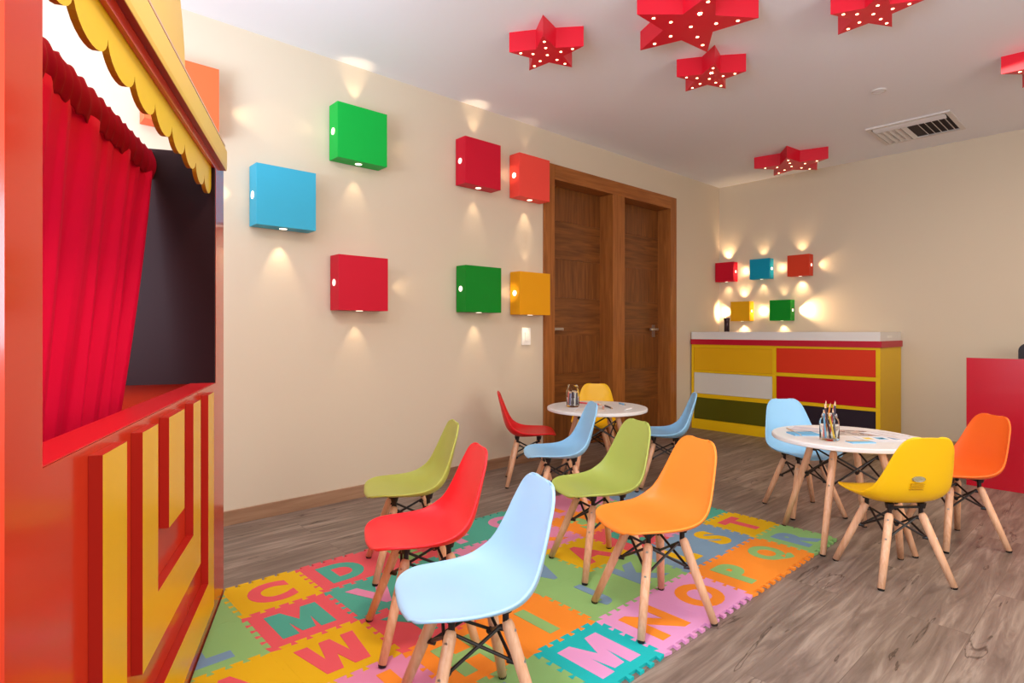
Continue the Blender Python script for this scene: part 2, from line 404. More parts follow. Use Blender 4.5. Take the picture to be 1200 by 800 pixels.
bm = bmesh.new(); box(bm, 0.0, .170, -.03, 0, .816, 1.62); obj('post', bm, ORG, booth)
bm = bmesh.new(); box(bm, .170, 1.506, -.011, 0, 1.572, 1.62); obj('top_rail', bm, ORG, booth)
bm = bmesh.new(); box(bm, .187, 1.505, -.077, -.001, .8165, .8185); obj('sill', bm, REDG, booth)
# U shaped raised mouldings
def rib(poly, name):
    b = bmesh.new(); prism(b, poly, lambda u, v, d: (u, d, v), .0205, .0005, 0, 1)
    # front cap keeps yellow, sides red
    o = obj(name, b, [YELG, REDS], booth); return o
rib([(.335, .10), (1.348, .10), (1.348, .80), (1.226, .80), (1.226, .213), (.434, .213), (.434, .80), (.335, .80)], 'outer_u_moulding')
rib([(.554, .323), (1.129, .323), (1.129, .80), (1.016, .80), (1.016, .438), (.654, .438), (.654, .80), (.554, .80)], 'inner_u_moulding')
rib([(.764, .545), (.921, .545), (.921, .80), (.764, .80)], 'centre_bar_moulding')
# side walls
bm = bmesh.new(); box(bm, .0, .02, -.62, -.0775, 0, 1.60); box(bm, 0, .02, -.0775, -.03, .8165, 1.60); obj('side_panel', bm, ORG, booth)
bm = bmesh.new(); box(bm, BT-.02, BT, -.62, -.0775, 0, 1.60); obj('side_panel', bm, ORG, booth)
bm = bmesh.new(); box(bm, .1705, .186, -.62, -.001, .8165, 1.571); box(bm, .1705, .186, -.62, -.0115, 1.571, 1.62); obj('dark_inner_panel', bm, BLK, booth)
bm = bmesh.new(); box(bm, .021, BT-.021, -.62, -.60, 0, .78); obj('rear_panel', bm, ORG, booth)
# cornice
bm = bmesh.new()
prism(bm, [(.0, 1.600), (.016, 1.600), (.018, 1.612), (.018, 1.672), (.010, 1.690), (.0, 1.690)], lambda u, v, d: (d, u, v), .04, BT+.02)
co_ = obj('cornice', bm, [YELM], booth)
bm = bmesh.new(); box(bm, .045, BT+.015, .0005, .0152, 1.5985, 1.5995); obj('cornice_underside', bm, mat('cornice_red', (150, 16, 24), .4), booth)
bm = bmesh.new(); box(bm, .04, BT+.02, -.03, .012, 1.6905, 1.697); obj('cornice_cap', bm, mat('cap_lilac', (214, 178, 160), .3), booth)
cp = [(.50, 1.697)]
for k in range(25):
    a = pi-pi*k/24; cp.append((.80+.30*cos(a), 1.74+.34*sin(a)))
cp.append((1.10, 1.697))
bm = bmesh.new(); prism(bm, cp, lambda u, v, d: (u, d, v), -.05, -.03); obj('crest', bm, YELM, booth)
# scalloped valance
tn = [.187, .311, .445, .598, .745, .903, 1.058, 1.216, 1.370, 1.505]
low = []
for k in range(9):
    a0, a1 = tn[k], tn[k+1]
    zn = 1.515 if k < 2 else 1.528
    for j in range(13):
        a = pi-pi*j/12
        if k and j == 0: continue
        low.append(((a0+a1)/2+(a1-a0)/2*cos(a), zn-.046*sin(a)))
poly = [(.187, 1.600)]+low+[(1.505, 1.600)]
bm = bmesh.new(); prism(bm, poly, lambda u, v, d: (u, d, v), -.012, -.024, 0, 1)
obj('scalloped_valance', bm, [YELS, YELE], booth)
# curtain
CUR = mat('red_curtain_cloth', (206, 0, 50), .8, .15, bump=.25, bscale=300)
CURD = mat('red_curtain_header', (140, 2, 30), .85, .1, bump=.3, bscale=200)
bm = bmesh.new(); NU, NV = 260, 30; g = []
for j in range(NV+1):
    fz = j/NV; row = []
    for i in range(NU+1):
        fu = i/NU
        tl = .190+(.30*fz**1.1)
        u = tl+(1.545-tl)*fu
        z = 1.535-fz*(1.535-.60)
        ph = fu*11*2*pi*(1+.04*sin(fu*9))
        amp = .005+.010*fz
        n = -.195+amp*sin(ph+.5*sin(2*ph+fz))+.006*sin(fu*37+fz*3)-.035*fz
        u += .006*sin(ph*1.0+1)
        row.append(bm.verts.new((u, n, z)))
    g.append(row)
for j in range(NV):
    for i in range(NU): bm.faces.new((g[j][i], g[j][i+1], g[j+1][i+1], g[j+1][i]))
cu = obj('curtain', bm, CUR, booth, True)
md = cu.modifiers.new('thick', 'SOLIDIFY'); md.thickness = .002
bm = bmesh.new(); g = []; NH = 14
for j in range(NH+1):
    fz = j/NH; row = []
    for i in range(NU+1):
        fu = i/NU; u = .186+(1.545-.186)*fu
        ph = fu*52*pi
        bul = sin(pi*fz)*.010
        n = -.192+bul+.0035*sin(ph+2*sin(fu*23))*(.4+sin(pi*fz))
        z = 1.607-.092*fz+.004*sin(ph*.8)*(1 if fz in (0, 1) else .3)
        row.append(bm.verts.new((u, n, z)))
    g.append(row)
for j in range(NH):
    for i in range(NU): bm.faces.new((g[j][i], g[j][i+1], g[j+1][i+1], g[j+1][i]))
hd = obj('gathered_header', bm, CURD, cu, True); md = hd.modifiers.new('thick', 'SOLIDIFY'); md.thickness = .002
bm = bmesh.new(); tube(bm, (.184, -.196, 1.565), (BT-.02, -.196, 1.565), .006); obj('curtain_rod', bm, STEEL, booth)

# ------------------------------------------------------------------ cabinet on the back wall
cab = empty('storage_cabinet', (0, 5.404, 0)); tag(cab, 'yellow cabinet with six coloured drawers and a white top against the back wall', 'cabinet')
YC = mat('cabinet_yellow', (236, 190, 14), .45, .3); DEP = YB-.016-5.404
X0, X1 = .018, 1.724
bm = bmesh.new(); box(bm, X0, X1, .022, DEP, .0, .862); obj('carcass', bm, YC, cab)
bm = bmesh.new()
box(bm, X0, .043, 0, .022, .10, .862); box(bm, 1.692, X1, 0, .022, .10, .862); box(bm, .848, .882, 0, .022, .10, .862)
box(bm, .043, .848, 0, .022, .832, .862); box(bm, .882, 1.692, 0, .022, .843, .862)
box(bm, .043, .848, 0, .022, .577, .598); box(bm, .043, .848, 0, .022, .322, .361)
box(bm, .882, 1.692, 0, .022, .586, .617); box(bm, .882, 1.692, 0, .022, .337, .366)
obj('face_frame', bm, YC, cab)
bm = bmesh.new(); box(bm, X0, X1, 0, .022, .0, .068, bev=.0015); box(bm, X0, X1, .002, .022, .068, .10); obj('plinth', bm, YC, cab)
for (x0, x1, z0, z1, nm, c, lab) in (
   (.045, .846, .600, .830, 'dr_yellow', (232, 174, 18), 'yellow drawer front'), (.045, .846, .363, .575, 'dr_white', (222, 216, 204), 'white drawer front'),
   (.045, .846, .104, .320, 'dr_olive', (88, 84, 6), 'dark olive green drawer front'), (.884, 1.690, .619, .841, 'dr_orange', (220, 56, 26), 'orange red drawer front'),
   (.884, 1.690, .368, .584, 'dr_red', (184, 0, 28), 'crimson drawer front'), (.884, 1.690, .104, .335, 'dr_dark', (44, 32, 42), 'black drawer front')):
    o = obj('drawer', B(x0, x1, .005, .0215, z0, z1, bev=.0015), mat(nm, c, .5, .25), cab); o['label'] = lab
obj('red_band', B(.012, X1+.012, -.010, DEP, .862, .915, bev=.002), mat('cabinet_red_band', (190, 8, 42), .4), cab)
obj('white_top', B(X0, X1, -.002, DEP, .915, .990, bev=.002), mat('cabinet_top_white', (232, 228, 224), .35), cab)
obj('sticker', B(X1, X1+.002, .19, .32, .942, .962), mat('sticker_white', (248, 246, 240), .6), cab)

GLASS = mat('clear_glass', (250, 252, 250), .03, trans=1, ior=1.12)
def jar(name, x, y, z, r, h, label, cat='jar', neck=.72, glassmat=None, group=None):
    j = empty(name, (x, y, z)); tag(j, label, cat, group)
    w = .0025
    prof = [(0, .001), (r*.93, .001), (r, .008), (r, h*.70), (r*.93, h*.80), (r*neck+.002, h*.86), (r*neck+.002, h*.90), (r*neck+.004, h*.91), (r*neck+.004, h*.94), (r*neck+.001, h*.95), (r*neck+.001, h),
            (r*neck-w, h), (r*neck-w, h*.87), (r*.93-w, h*.79), (r-w, h*.69), (r-w, .012), (0, .010)]
    obj('jar_glass', lathe(bmesh.new(), prof, 28), glassmat or GLASS, j, True)
    return j
# dark tumbler
tb = empty('pencil_cup', (.338, 5.53, .990)); tag(tb, 'dark metal cup of pencils on the white top of the cabinet', 'pencil cup')
obj('cup', lathe(bmesh.new(), [(0, .002), (.026, .002), (.025, .07), (.026, .11), (.032, .140), (.030, .140), (.023, .11), (.022, .07), (.023, .008), (0, .008)], 24), mat('smoked_glass', (72, 52, 56), .15, metal=.6), tb, True)
for k, (c, a) in enumerate((((214, 120, 60), 0), ((60, 50, 54), 2), ((220, 190, 170), 4))):
    b = bmesh.new(); tube(b, (.010*cos(a), .010*sin(a), .01), (.016*cos(a), .016*sin(a), .155), .0035, n=8)
    obj('pencil', b, mat('cup_pencil%d' % k, c, .5), tb)

# ------------------------------------------------------------------ red desk and office chair
desk = empty('reception_desk', (2.399, 4.722, 0)); tag(desk, 'glossy red desk front at the right edge behind the orange chair', 'desk')
RD = mat('desk_red', (186, 4, 34), .25, .5, coat=.2)
obj('front_panel', B(0, 1.9, 0, .022, .0, .826, bev=.001), RD, desk)
obj('side_panel', B(0, .022, .022, .50, .0, .70), RD, desk)
obj('side_panel', B(1.878, 1.9, .022, .50, .0, .70), RD, desk)
obj('desk_top', B(.0, 1.9, .023, .52, .70, .725, bev=.002), mat('desk_top_red', (176, 30, 44), .3), desk)
oc = empty('office_chair', (2.80, 5.50, 0), pi); tag(oc, 'black rounded office chair back showing over the red desk', 'office chair')
BP = mat('black_plastic', (26, 10, 14), .45)
bm = bmesh.new(); pl = []
for k in range(4):
    for j in range(7):
        a = k*pi/2+j*pi/12; cx_, cz_ = ((.20, .870), (-.20, .870), (-.20, .60), (.20, .60))[k]
        pl.append((cx_+.06*cos(a), cz_+.06*sin(a)))
prism(bm, pl, lambda u, v, d: (u, d, v-.02), -.23, -.28); obj('backrest', bm, BP, oc)
bm = bmesh.new(); pl = []
for k in range(4):
    for j in range(5):
        a = k*pi/2+j*pi/8; cx_, cz_ = ((.17, .17), (-.17, .17), (-.17, -.17), (.17, -.17))[k]
        pl.append((cx_+.06*cos(a), cz_+.06*sin(a)))
prism(bm, pl, lambda u, v, d: (u, v, d), .42, .48); obj('seat', bm, BP, oc)
bm = bmesh.new(); tube(bm, (0, -.18, .43), (0, -.245, .62), .015); tube(bm, (0, 0, .09), (0, 0, .42), .025); obj('column', bm, BLACK, oc)
for k in range(5):
    a = 2*pi*k/5; b = bmesh.new(); tube(b, (0, 0, .09), (.25*cos(a), .25*sin(a), .055), .018, .012)
    f = obj('base_leg', b, BLACK, oc)
    b = bmesh.new(); tube(b, (.25*cos(a)-.012*sin(a), .25*sin(a)+.012*cos(a), .026), (.25*cos(a)+.012*sin(a), .25*sin(a)-.012*cos(a), .026), .026, n=16); obj('caster', b, BLACK, f)

# ------------------------------------------------------------------ foam alphabet mat
TX = [.815, 1.093, 1.371, 1.649, 1.925, 2.194]
TY = [.358, .652, .948, 1.242, 1.540, 1.835, 2.130, 2.430, 2.728, 3.008]
FC = {'R': (232, 92, 100), 'Y': (230, 182, 22), 'T': (82, 172, 150), 'G': (146, 192, 118), 'P': (226, 140, 176), 'O': (248, 146, 48), 'B': (124, 156, 184), 'Q': (30, 186, 188), 'M': (228, 158, 208)}
def foam(k): return mat('foam_'+k, FC[k], .75, .2, bump=.5, bscale=900)
CN = {'R': 'red', 'Y': 'yellow', 'T': 'teal', 'G': 'light green', 'P': 'pink', 'O': 'orange', 'B': 'grey blue', 'Q': 'turquoise', 'M': 'pale pink'}
def edge(p, q):
    """jigsaw line from p to q (excluding q)"""
    p = Vector(p); q = Vector(q); d = q-p; L = d.length; d.normalize(); nn = Vector((-d.y, d.x)); out = []
    n = 5; a = .013; fl = .006
    m = .022; w = (L-2*m)/n
    pts = [(0, 0), (m, 0)]
    s = m
    for k in range(n):
        sg = 1
        b0, b1 = s+w*.22, s+w*.78
        pts += [(b0, -a*.5), (b0-fl, a*.9), (b1+fl, a*.9), (b1, -a*.5)] if k < n else []
        s += w
    # drop first flat so teeth alternate cleanly
    pts = [(0, 0)]+[pp for pp in pts[2:]]
    return [tuple(p+d*u+nn*v) for u, v in pts]
VE = {}; HE = {}
for i in range(6):
    for j in range(9): VE[i, j] = edge((TX[i], TY[j]), (TX[i], TY[j+1]))
for j in range(10):
    for i in range(5): HE[i, j] = edge((TX[i], TY[j]), (TX[i+1], TY[j]))
TZ = .010
def rev(e, end): return [end]+e[:0:-1]
GM = {
 (0, 0): 'GBL', (0, 1): 'YRC', (0, 2): 'RTD', (0, 3): 'RGE', (0, 4): 'TPF', (0, 5): 'TPG', (0, 6): 'POH', (0, 7): 'POI', (0, 8): 'BYJ',
 (1, 0): 'GBL', (1, 1): 'RTM', (1, 2): 'TPV', (1, 3): 'TRX', (1, 4): 'POZ', (1, 5): 'POK', (1, 6): 'OG3', (1, 7): 'GB4', (1, 8): 'BY5',
 (2, 0): 'YRA', (2, 1): 'YRW', (2, 2): 'RTY', (2, 3): 'OGB', (2, 4): 'GBV', (2, 5): 'YRA', (2, 6): 'RTE', (2, 7): 'PB6', (2, 8): 'TO7',
 (3, 1): 'POU', (3, 2): 'OGH', (3, 3): 'OGI', (3, 4): 'GBJ', (3, 5): 'GBK', (3, 6): 'BYL', (3, 7): 'BYS', (3, 8): 'YRT',
 (4, 2): 'GBL', (4, 3): 'QMM', (4, 4): 'MON', (4, 5): 'MOO', (4, 6): 'OGP', (4, 7): 'OGQ', (4, 8): 'GBR'}
def block_glyph(ch, size, z):
    h = size*.66; w = h*1.02; t = h*.30
    M_ = [(0, 0), (0, h), (t*1.02, h), (w/2, h*.52), (w-t*1.02, h), (w, h), (w, 0), (w-t, 0), (w-t, h*.52), (w/2+t*.42, h*.06), (w/2-t*.42, h*.06), (t, h*.52), (t, 0)]
    W_ = [(-w*.04, h), (w*.12, 0), (w*.40, 0), (w/2, h*.46), (w*.60, 0), (w*.88, 0), (w*1.04, h), (w*.80, h), (w*.72, h*.42), (w*.60, h), (w*.40, h), (w*.28, h*.42), (w*.20, h)]
    pts = M_ if ch == 'M' else W_
    bm = bmesh.new(); prism(bm, [(-(y-h/2), x-w/2) for x, y in pts], lambda u, v, d: (u, v, d+z), -.0012, .0012)
    bm.normal_update(); bmesh.ops.triangulate(bm, faces=[f for f in bm.faces if len(f.verts) > 4]); bmesh.ops.recalc_face_normals(bm, faces=bm.faces)
    me = bpy.data.meshes.new('letter'); bm.to_mesh(me); bm.free()
    return me
def glyph(ch, size, z):
    if ch in 'MW': return block_glyph(ch, size, z)
    cu_ = bpy.data.curves.new('letter', 'FONT'); cu_.body = ch; cu_.size = size; cu_.align_x = 'CENTER'; cu_.offset = size*.055; cu_.extrude = .0012
    cu_.resolution_u = 5
    o = bpy.data.objects.new('letter_tmp', cu_); COL.objects.link(o)
    dg = bpy.context.evaluated_depsgraph_get(); dg.update()
    me = bpy.data.meshes.new_from_object(o.evaluated_get(dg)); bpy.data.objects.remove(o)
    xs = [v.co.x for v in me.vertices]; ys = [v.co.y for v in me.vertices]
    mx, my = (min(xs)+max(xs))/2, (min(ys)+max(ys))/2; sx = size*.66/(max(ys)-min(ys))
    for v in me.vertices:
        x, y = (v.co.x-mx)*sx, (v.co.y-my)*sx
        v.co = Vector((-y, x, v.co.z+z))          # letter top points to -X
    me.materials.clear()
    return me
seen = {}
for (i, j), code in GM.items():
    bgc, fgc, ch = code[0], code[1], code[2]
    low = HE[i, j]; right = VE[i+1, j]; top = rev(HE[i, j+1], (TX[i+1], TY[j+1])); left = rev(VE[i, j], (TX[i], TY[j+1]))
    cx_, cy_ = (TX[i]+TX[i+1])/2, (TY[j]+TY[j+1])/2
    poly = [((u-cx_)*.9985, (v-cy_)*.9985) for u, v in low+right+top+left]
    root = empty('foam_mat_tile', (cx_, cy_, 0))
    kind = 'digit' if ch.isdigit() else 'letter'
    lab = '%s foam floor tile with a %s %s %s' % (CN[bgc], CN[fgc], kind, ch)
    seen.setdefault(lab, []).append(root)
    tag(root, lab, 'foam tile', 'jigsaw alphabet tiles on the floor')
    b = bmesh.new(); prism(b, poly, lambda u, v, d: (u, v, d), 0.0002, TZ)
    b.normal_update(); bmesh.ops.triangulate(b, faces=[f for f in b.faces if len(f.verts) > 4])
    cut = (i, j) in ((0, 0), (1, 0), (2, 0), (0, 1))
    pc = P0+BN*.004-Vector((cx_, cy_, 0))
    def clip(bb):
        bmesh.ops.triangulate(bb, faces=bb.faces[:])
        bmesh.ops.bisect_plane(bb, geom=bb.verts[:]+bb.edges[:]+bb.faces[:], plane_co=pc, plane_no=BN, clear_inner=True)
        bmesh.ops.holes_fill(bb, edges=[e for e in bb.edges if len(e.link_faces) == 1])
    if cut: clip(b)
    obj('tile_base', b, foam(bgc), root)
    gm_ = glyph(ch, .27, TZ-.0002)
    if (i, j) in ((0, 0), (1, 0)):
        b = bmesh.new(); b.from_mesh(gm_); clip(b); b.to_mesh(gm_); b.free()
        if not gm_.polygons: continue
    o = link(gm_, 'letter' if kind == 'letter' else 'digit', foam(fgc), root)
where = {(0, 0): 'against the booth front', (1, 0): 'beside the booth foot', (2, 0): 'left of the W tile', (2, 5): 'under the light green chair',
         (4, 2): 'beyond the M tile'}
for lab, rs in seen.items():
    if len(rs) > 1:
        for r in rs:
            for (i, j), w_ in where.items():
                if abs(r.location.x-(TX[i]+TX[i+1])/2) < .01 and abs(r.location.y-(TY[j]+TY[j+1])/2) < .01: r['label'] = lab+' '+w_

# ------------------------------------------------------------------ chairs
#        y      z     halfw  lift
PROF = [(.172, .319, .052, .000), (.171, .323, .080, .002), (.164, .328, .108, .005), (.149, .331, .131, .009), (.125, .333, .149, .013), (.095, .331, .161, .017), (.05, .325, .167, .023),
        (0, .319, .169, .031), (-.045, .316, .169, .040), (-.085, .321, .168, .047), (-.118, .336, .165, .050), (-.143, .362, .160, .047), (-.160, .397, .152, .040), (-.172, .437, .142, .032),
        (-.183, .478, .132, .025), (-.193, .518, .122, .019), (-.202, .553, .112, .013), (-.2075, .576, .101, .010), (-.211, .590, .090, .008), (-.2135, .599, .078, .007), (-.215, .604, .064, .006), (-.2155, .606, .050, .006)]
PROF = [(y+max(0, z-.36)*.03, z-max(0, z-.36)*.032, w, e) for y, z, w, e in PROF]
def interp(u):
    f = u*(len(PROF)-1); k = min(int(f), len(PROF)-2); t = f-k
    P = [PROF[max(k-1, 0)], PROF[k], PROF[k+1], PROF[min(k+2, len(PROF)-1)]]
    r = []
    for c in range(4):
        a, b, c_, d = (p[c] for p in P)
        r.append(.5*((2*b)+(-a+c_)*t+(2*a-5*b+4*c_-d)*t*t+(-a+3*b-3*c_+d)*t**3))
    return r
def shell_mesh():
    bm = bmesh.new(); NU, NV = 46, 22; g = []
    for i in range(NU+1):
        u = i/NU
        y, z, w, e = interp(u)
        y2, z2, _, _ = interp(min(1, u+.01)); y1, z1, _, _ = interp(max(0, u-.01))
        ty, tz = y2-y1, z2-z1; l = hypot(ty, tz); ny, nz = tz/l, -ty/l   # normal: up on the seat, forward on the back
        row = []
        for j in range(NV+1):
            v = -1+2*j/NV
            vv = abs(v)
            off = e*vv**2.4
            bow = -.012*vv**2*max(0, 1-u*8)      # rounded front lip in plan
            top = -.004*vv**3*max(0, (u-.90)/.10)
            x = w*sin(v*pi/2*.82)/sin(pi/2*.82)
            row.append(bm.verts.new((x, y+ny*off+bow, z+nz*off+top)))
        g.append(row)
    for i in range(NU):
        for j in range(NV): bm.faces.new((g[i][j], g[i][j+1], g[i+1][j+1], g[i+1][j]))
    bmesh.ops.recalc_face_normals(bm, faces=bm.faces)
    me = bpy.data.meshes.new('seat_shell'); bm.to_mesh(me); bm.free()
    for p in me.polygons: p.use_smooth = True
    return me
SHELL = shell_mesh()
# underside mount
def leg_set(root, tops, feet, ztop, rt, rf, wires=True, low=.55, dia_w=.0045):
    for (tx, ty), (fx, fy) in zip(tops, feet):
        p = Vector((tx, ty, ztop)); q = Vector((fx, fy, .006)); d = (q-p).normalized()
        b = bmesh.new(); chain(b, [p-d*.004, p, p+d*.012, p+(q-p)*.5, q], [rt*.45, rt*.8, rt, rt*.96, rf], 14)
        lg = obj('leg', b, WOODLEG, root, False)
        for f in lg.data.polygons: f.use_smooth = len(f.vertices) == 4
        b = bmesh.new(); tube(b, q-d*.002, (q.x, q.y, 0.0), rf+.0004, rf-.0012, 14); obj('foot_cap', b, BLACKCAP, lg)
        out = Vector((fx, fy, 0)).normalized()
        for ff in (.07, .33):
            s_ = p+(q-p)*ff; b = bmesh.new(); tube(b, s_+out*(rt-.003), s_+out*(rt+.0015), .0042, n=10); obj('screw', b, SCREW, lg)
    b = bmesh.new(); n = len(tops)
    def at(k, f, ins=.0):
        p = Vector((tops[k][0], tops[k][1], ztop)); q = Vector((feet[k][0], feet[k][1], 0))
        r = p+(q-p)*f; o_ = Vector((r.x, r.y, 0)).normalized()
        return r-o_*ins
    for k in range(n):
        k2 = (k+1) % n
        tube(b, at(k, .05, rt+.004), at(k2, .34, rt+.004), dia_w, n=8); tube(b, at(k2, .05, rt+.004), at(k, .34, rt+.004), dia_w, n=8)
        tube(b, at(k, .34, rt+.016), at(k, .34, -.001), .008, n=10)
        tube(b, at(k, .07, rt+.012), at(k, .07, 0), .007, n=10)
        tube(b, at(k, .0, rt*.2)+Vector((0, 0, .030)), at(k, .06, rt*.55), .0085, .0085, 8)
    obj('wire_brace', b, BLACK, root)
def make_chair():
    root = empty('childs_chair')
    sh = link(SHELL, 'seat_shell', None, root)
    SHELL.materials.append(mat('shell_orange', (255, 146, 52), .38, .4))
    m1 = sh.modifiers.new('thick', 'SOLIDIFY'); m1.thickness = .0085; m1.offset = 0
    m1.use_rim = True
    m2 = sh.modifiers.new('sub', 'SUBSURF'); m2.levels = 1; m2.render_levels = 1
    a, f = .078, .146
    tops = [(.066, .062), (-.066, .062), (-.066, -.080), (.066, -.080)]; feet = [(f, f), (-f, f), (-f, -f), (f, -f)]
    leg_set(root, tops, feet, .272, .0155, .0125)
    b = bmesh.new()
    for x in (-.066, .066):
        for y in (-.080, .062): tube(b, (x, y, .296), (x, y, .316), .013, .017, 10)
    box(b, -.075, .075, .056, .068, .296, .303); box(b, -.075, .075, -.086, -.074, .296, .303)
    obj('seat_mount', b, BLACK, root)
    return root
proto = make_chair()
SHC = {'orange': ((255, 148, 56), .38), 'green': ((174, 188, 92), .38), 'blue': ((150, 206, 244), .36), 'red': ((246, 44, 52), .36), 'redd': ((226, 30, 36), .36), 'yellow': ((244, 190, 16), .3), 'dorange': ((255, 112, 36), .4), 'lblue': ((172, 213, 244), .36), 'oliv': ((178, 182, 84), .38)}
meshes = {}
MZ = TZ+.0014
chairs = [
 ('orange', (2.023, 1.728), (-.348, -.937), MZ, 'light orange child chair on the foam mat, in front of the S tile'),
 ('lblue', (2.034, .904), (-.362, -.932), MZ, 'pale blue child chair nearest the camera, on the foam mat'),
 ('red', (1.591, 1.054), (-.36, -.933), MZ, 'bright red child chair on the mat between the pale blue and olive green chairs'),
 ('oliv', (1.095, 1.314), (-.40, -.917), MZ, 'olive green child chair nearest the left wall beside the red one'),
 ('green', (1.627, 1.916), (-.34, -.94), MZ, 'light green child chair on the mat left of the light orange one'),
 ('blue', (1.04, 2.29), (-.567, -.824), MZ, 'sky blue child chair between the light green chair and the far round table'),
 ('redd', (.44, 2.66), (.67, .74), 0, 'dark red child chair at the left side of the far round table by the wall'),
 ('yellow', (.480, 3.284), (.60, -.80), 0, 'yellow child chair behind the far round table in front of the doors'),
 ('blue', (1.06, 3.275), (-.79, -.61), 0, 'sky blue child chair at the right side of the far round table'),
 ('blue', (1.902, 3.368), (.79, -.615), 0, 'sky blue child chair behind the near round table, before the cabinet'),
 ('yellow', (2.482, 2.761), (-.766, .642), 0, 'yellow child chair seen from behind at the near round table'),
 ('dorange', (2.565, 3.406), (-.65, -.76), 0, 'deep orange child chair in front of the red desk')]
for k, (c, (x, y), (fx, fy), z, lab) in enumerate(chairs):
    r = proto if k == 0 else copy_tree(proto)
    r.location = (x, y, z); r.rotation_euler = (0, 0, atan2(fy, fx)-pi/2)
    tag(r, lab, 'chair', 'moulded plastic child chairs with wooden legs')
    sh = [o for o in r.children if o.name.startswith('seat_shell')][0]
    if k:
        if c not in meshes:
            meshes[c] = SHELL.copy(); meshes[c].materials.clear(); meshes[c].materials.append(mat('shell_'+c, SHC[c][0], SHC[c][1], .4))
        sh.data = meshes[c]
    if k == 10:    # maker's oval badge on the rear of the yellow chair
        b = bmesh.new(); N_ = 24
        vs = [b.verts.new((.024*cos(2*pi*i/N_)-.02, -.1815-.001*cos(i), .435+.011*sin(2*pi*i/N_))) for i in range(N_)]
        vs2 = [b.verts.new((v.co.x, v.co.y+.012, v.co.z)) for v in vs]
        b.faces.new(vs); b.faces.new(vs2[::-1])
        for i in range(N_): b.faces.new((vs[i], vs2[i], vs2[(i+1) % N_], vs[(i+1) % N_]))
        o = obj('badge', b, mat('badge_grey', (150, 140, 110), .4), r); o['label'] = 'grey oval badge'
        b = bmesh.new()
        for q in range(4): box(b, -.046, .006, -.176+.0025*q, -.165+.002*q, .414-.008*q, .4165-.008*q)
        o = obj('embossed_text_lines', b, mat('embossed_yellow_dark', (196, 146, 8), .5), r)

# ------------------------------------------------------------------ round tables
def make_table():
    root = empty('round_table')
    prof = [(0, .478), (.312, .478), (.319, .481), (.32, .485), (.32, .495), (.318, .4985), (.314, .5), (0, .5)]
    obj('tabletop', lathe(bmesh.new(), prof, 72), mat('tabletop_white', (236, 234, 232), .3), root)
    a, f = .15, .283
    leg_set(root, [(a, 0), (0, a), (-a, 0), (0, -a)], [(f, 0), (0, f), (-f, 0), (0, -f)], .445, .0165, .0125, low=.3)
    b = bmesh.new()
    for x, y in ((a, 0), (0, a), (-a, 0), (0, -a)): tube(b, (x, y, .47), (x, y, .4782), .018, .022, 12)
    tube(b, (-a, 0, .472), (a, 0, .472), .006, n=8); tube(b, (0, -a, .472), (0, a, .472), .006, n=8)
    obj('table_mount', b, BLACK, root)
    return root
tA = make_table(); tA.location = (2.220, 3.037, 0); tag(tA, 'round white table with drawings and a glass jar of coloured pencils, on the right', 'table', 'round white tables')
tB = copy_tree(tA); tB.location = (.80, 2.92, TZ+.0014); tB.rotation_euler = (0, 0, radians(8.7)); tag(tB, 'round white table in front of the wooden doors with a jar of grey pencils', 'table', 'round white tables')

TT = .5; T2 = .5+TZ+.0014
PC = {'pinkred': (222, 84, 96), 'slate': (70, 70, 88), 'orange': (226, 140, 66), 'bluep': (120, 176, 214), 'grey': (112, 110, 118), 'coral': (240, 128, 118), 'woodp': (206, 168, 130), 'yellowp': (226, 184, 60), 'dark': (60, 44, 46), 'lilac': (150, 150, 190), 'whitep': (230, 228, 224)}
def pencil(p, q, r, col, label, group, cat='pencil'):
    p = Vector(p); q = Vector(q); d = q-p; L = d.length
    o = empty('pencil', p); o.rotation_euler = d.to_track_quat('Z', 'Y').to_euler(); tag(o, label, cat, group)
    b = bmesh.new(); tube(b, (0, 0, 0), (0, 0, L*.86), r, n=6); obj('barrel', b, mat('pencil_'+col, PC[col], .4), o)
    b = bmesh.new(); tube(b, (0, 0, L*.86), (0, 0, L*.97), r, r*.35, 6); tp = obj('sharpened_tip', b, mat('pencil_wood', (232, 196, 156), .6), o)
    b = bmesh.new(); tube(b, (0, 0, L*.97), (0, 0, L), r*.35, r*.08, 6); obj('lead', b, mat('pencil_'+col, PC[col], .4), tp)
    return o
jx, jy = 2.212, 2.857
jar('glass_jar', jx, jy, TT, .041, .122, 'clear glass jar holding coloured pencils on the near round table', 'jar')
for k, (a, c, nm, h_) in enumerate(((0, 'slate', 'dark slate', .185), (.8, 'pinkred', 'red', .175), (1.7, 'orange', 'orange', .17), (2.5, 'coral', 'coral pink', .18), (3.3, 'bluep', 'pale blue', .14), (4.1, 'dark', 'black', .17), (4.9, 'yellowp', 'yellow', .13), (5.6, 'grey', 'grey', .15))):
    pencil((jx+.024*cos(a+1.1), jy+.024*sin(a+1.1), TT+.0115), (jx+.024*cos(a), jy+.024*sin(a), TT+h_), .0042, c, '%s pencil standing in the clear glass jar on the near table' % nm, 'pencils in the near jar')
jx2, jy2 = .70, 2.80
jar('glass_jar', jx2, jy2, T2, .042, .142, 'glass jar packed with grey pencils on the far round table', 'jar')
rr_ = random.Random(3)
nm_ = {'grey': 'grey', 'slate': 'slate', 'lilac': 'lilac', 'whitep': 'white', 'dark': 'black', 'coral': 'coral'}
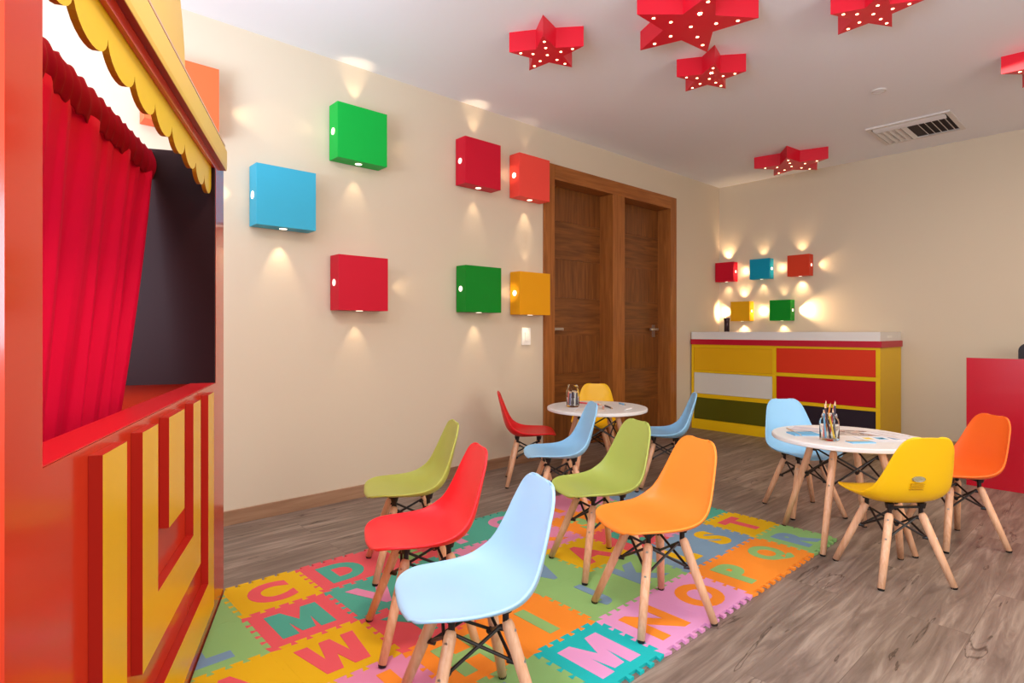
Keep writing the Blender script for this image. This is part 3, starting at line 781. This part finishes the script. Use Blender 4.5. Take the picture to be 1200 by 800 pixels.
for k in range(12):
    a = 2*pi*k/12+.1; c = ['grey', 'slate', 'lilac', 'whitep', 'dark', 'grey', 'slate', 'coral', 'grey', 'lilac', 'slate', 'whitep'][k]
    r_ = .030 if k % 2 else .026
    pencil((jx2+r_*cos(a), jy2+r_*sin(a), T2+.0115), (jx2+(r_-.004)*cos(a+.25), jy2+(r_-.004)*sin(a+.25), T2+.100+.012*rr_.random()), .0045, c, '%s pencil in the packed jar on the far table, %s' % (nm_[c], ['right side', 'rear right', 'rear', 'rear left', 'far left side', 'left side', 'left front', 'front left', 'front', 'front centre', 'front right', 'right front'][k]), 'pencils in the far jar')

def sheet(name, x, y, w, d, rz, z, col, label, cat, group=None, draw=None, th=.0008):
    o = empty(name, (x, y, z), rz); tag(o, label, cat, group)
    obj('sheet' if th < .002 else 'cover', B(-w/2, w/2, -d/2, d/2, 0, th), mat('paper_%d_%d_%d' % col, col, .7), o)
    for i, (u, v, a, b_, c) in enumerate(draw or []):
        obj('printed_patch', B(u*w-a/2, u*w+a/2, v*d-b_/2, v*d+b_/2, th, th+.0003), mat('ink_%d_%d_%d' % c, c, .7), o)
    return o
sheet('paper_sheet', 2.20, 3.13, .25, .18, .5, TT, (204, 190, 180), 'large sheet with brown scribbled drawing at the middle of the near table', 'paper', 'papers on the near table',
      [(rr_.uniform(-.42, .42), rr_.uniform(-.42, .42), rr_.uniform(.02, .06), rr_.uniform(.004, .009), rr_.choice([(122, 92, 80), (96, 74, 70), (190, 116, 76), (140, 118, 120)])) for _ in range(46)])
sheet('paper_sheet', 2.37, 3.06, .20, .14, -.75+pi/2, TT+.0012, (232, 230, 234), 'white sheet with blue and yellow pictures on the near table', 'paper', 'papers on the near table',
      [(-.3, .1, .035, .04, (228, 200, 70)), (0, .1, .045, .05, (110, 180, 216)), (.02, .1, .018, .02, (20, 140, 170)), (.32, .1, .04, .05, (108, 140, 176)), (-.1, -.3, .12, .006, (180, 180, 200))])
sheet('paper_sheet', 2.04, 3.09, .16, .12, .2, TT+.0018, (214, 206, 210), 'pale sheet at the left rim of the near table', 'paper', 'papers on the near table',
      [(0, .2, .10, .005, (140, 170, 200)), (0, -.2, .08, .005, (190, 170, 170))])
sheet('paper_sheet', 2.36, 3.20, .20, .14, -.3, TT+.0024, (222, 216, 218), 'plain sheet at the rear rim of the near table', 'paper', 'papers on the near table',
      [(0, .25, .15, .004, (150, 140, 150)), (-.1, -.1, .12, .004, (150, 140, 150)), (.1, -.3, .09, .004, (190, 150, 120))])
sheet('booklet', 2.07, 2.93, .125, .085, .85, TT, (112, 176, 216), 'light blue booklet left of the pencil jar on the near table', 'booklet', None, [(0, .44, .12, .004, (60, 110, 150))], .006)
sheet('booklet', 2.325, 2.905, .11, .05, .9, TT, (130, 190, 224), 'thin blue booklet with a yellow spine right of the pencil jar', 'booklet', None, [(0, .35, .11, .014, (216, 164, 70))], .004)
sheet('paper_sheet', .885, 2.76, .18, .12, .6, T2, (226, 216, 206), 'blank drawing sheet on the far round table', 'paper')
for p, q, c, l in (((.83, 2.965), (.955, 2.885), 'dark', 'black marker lying on the far round table'), ((.865, 2.905), (.92, 2.835), 'coral', 'coral crayon lying beside the black marker'),
                   ((.60, 2.96), (.80, 2.98), 'pinkred', 'long red pencil lying behind the grey pencil jar'), ((.82, 3.13), (.90, 3.095), 'bluep', 'blue marker at the rear rim of the far table'),
                   ((1.04, 2.90), (1.025, 2.99), 'whitep', 'white crayon at the right rim of the far table')):
    pencil((p[0], p[1], T2+.0065), (q[0], q[1], T2+.0065), .0055, c, l, 'pens lying on the far table', 'pen')
pencil((1.95, 3.03, TT+.0045), (2.09, 2.86, TT+.0045), .003, 'woodp', 'thin brown pencil lying at the left rim of the near table', None)
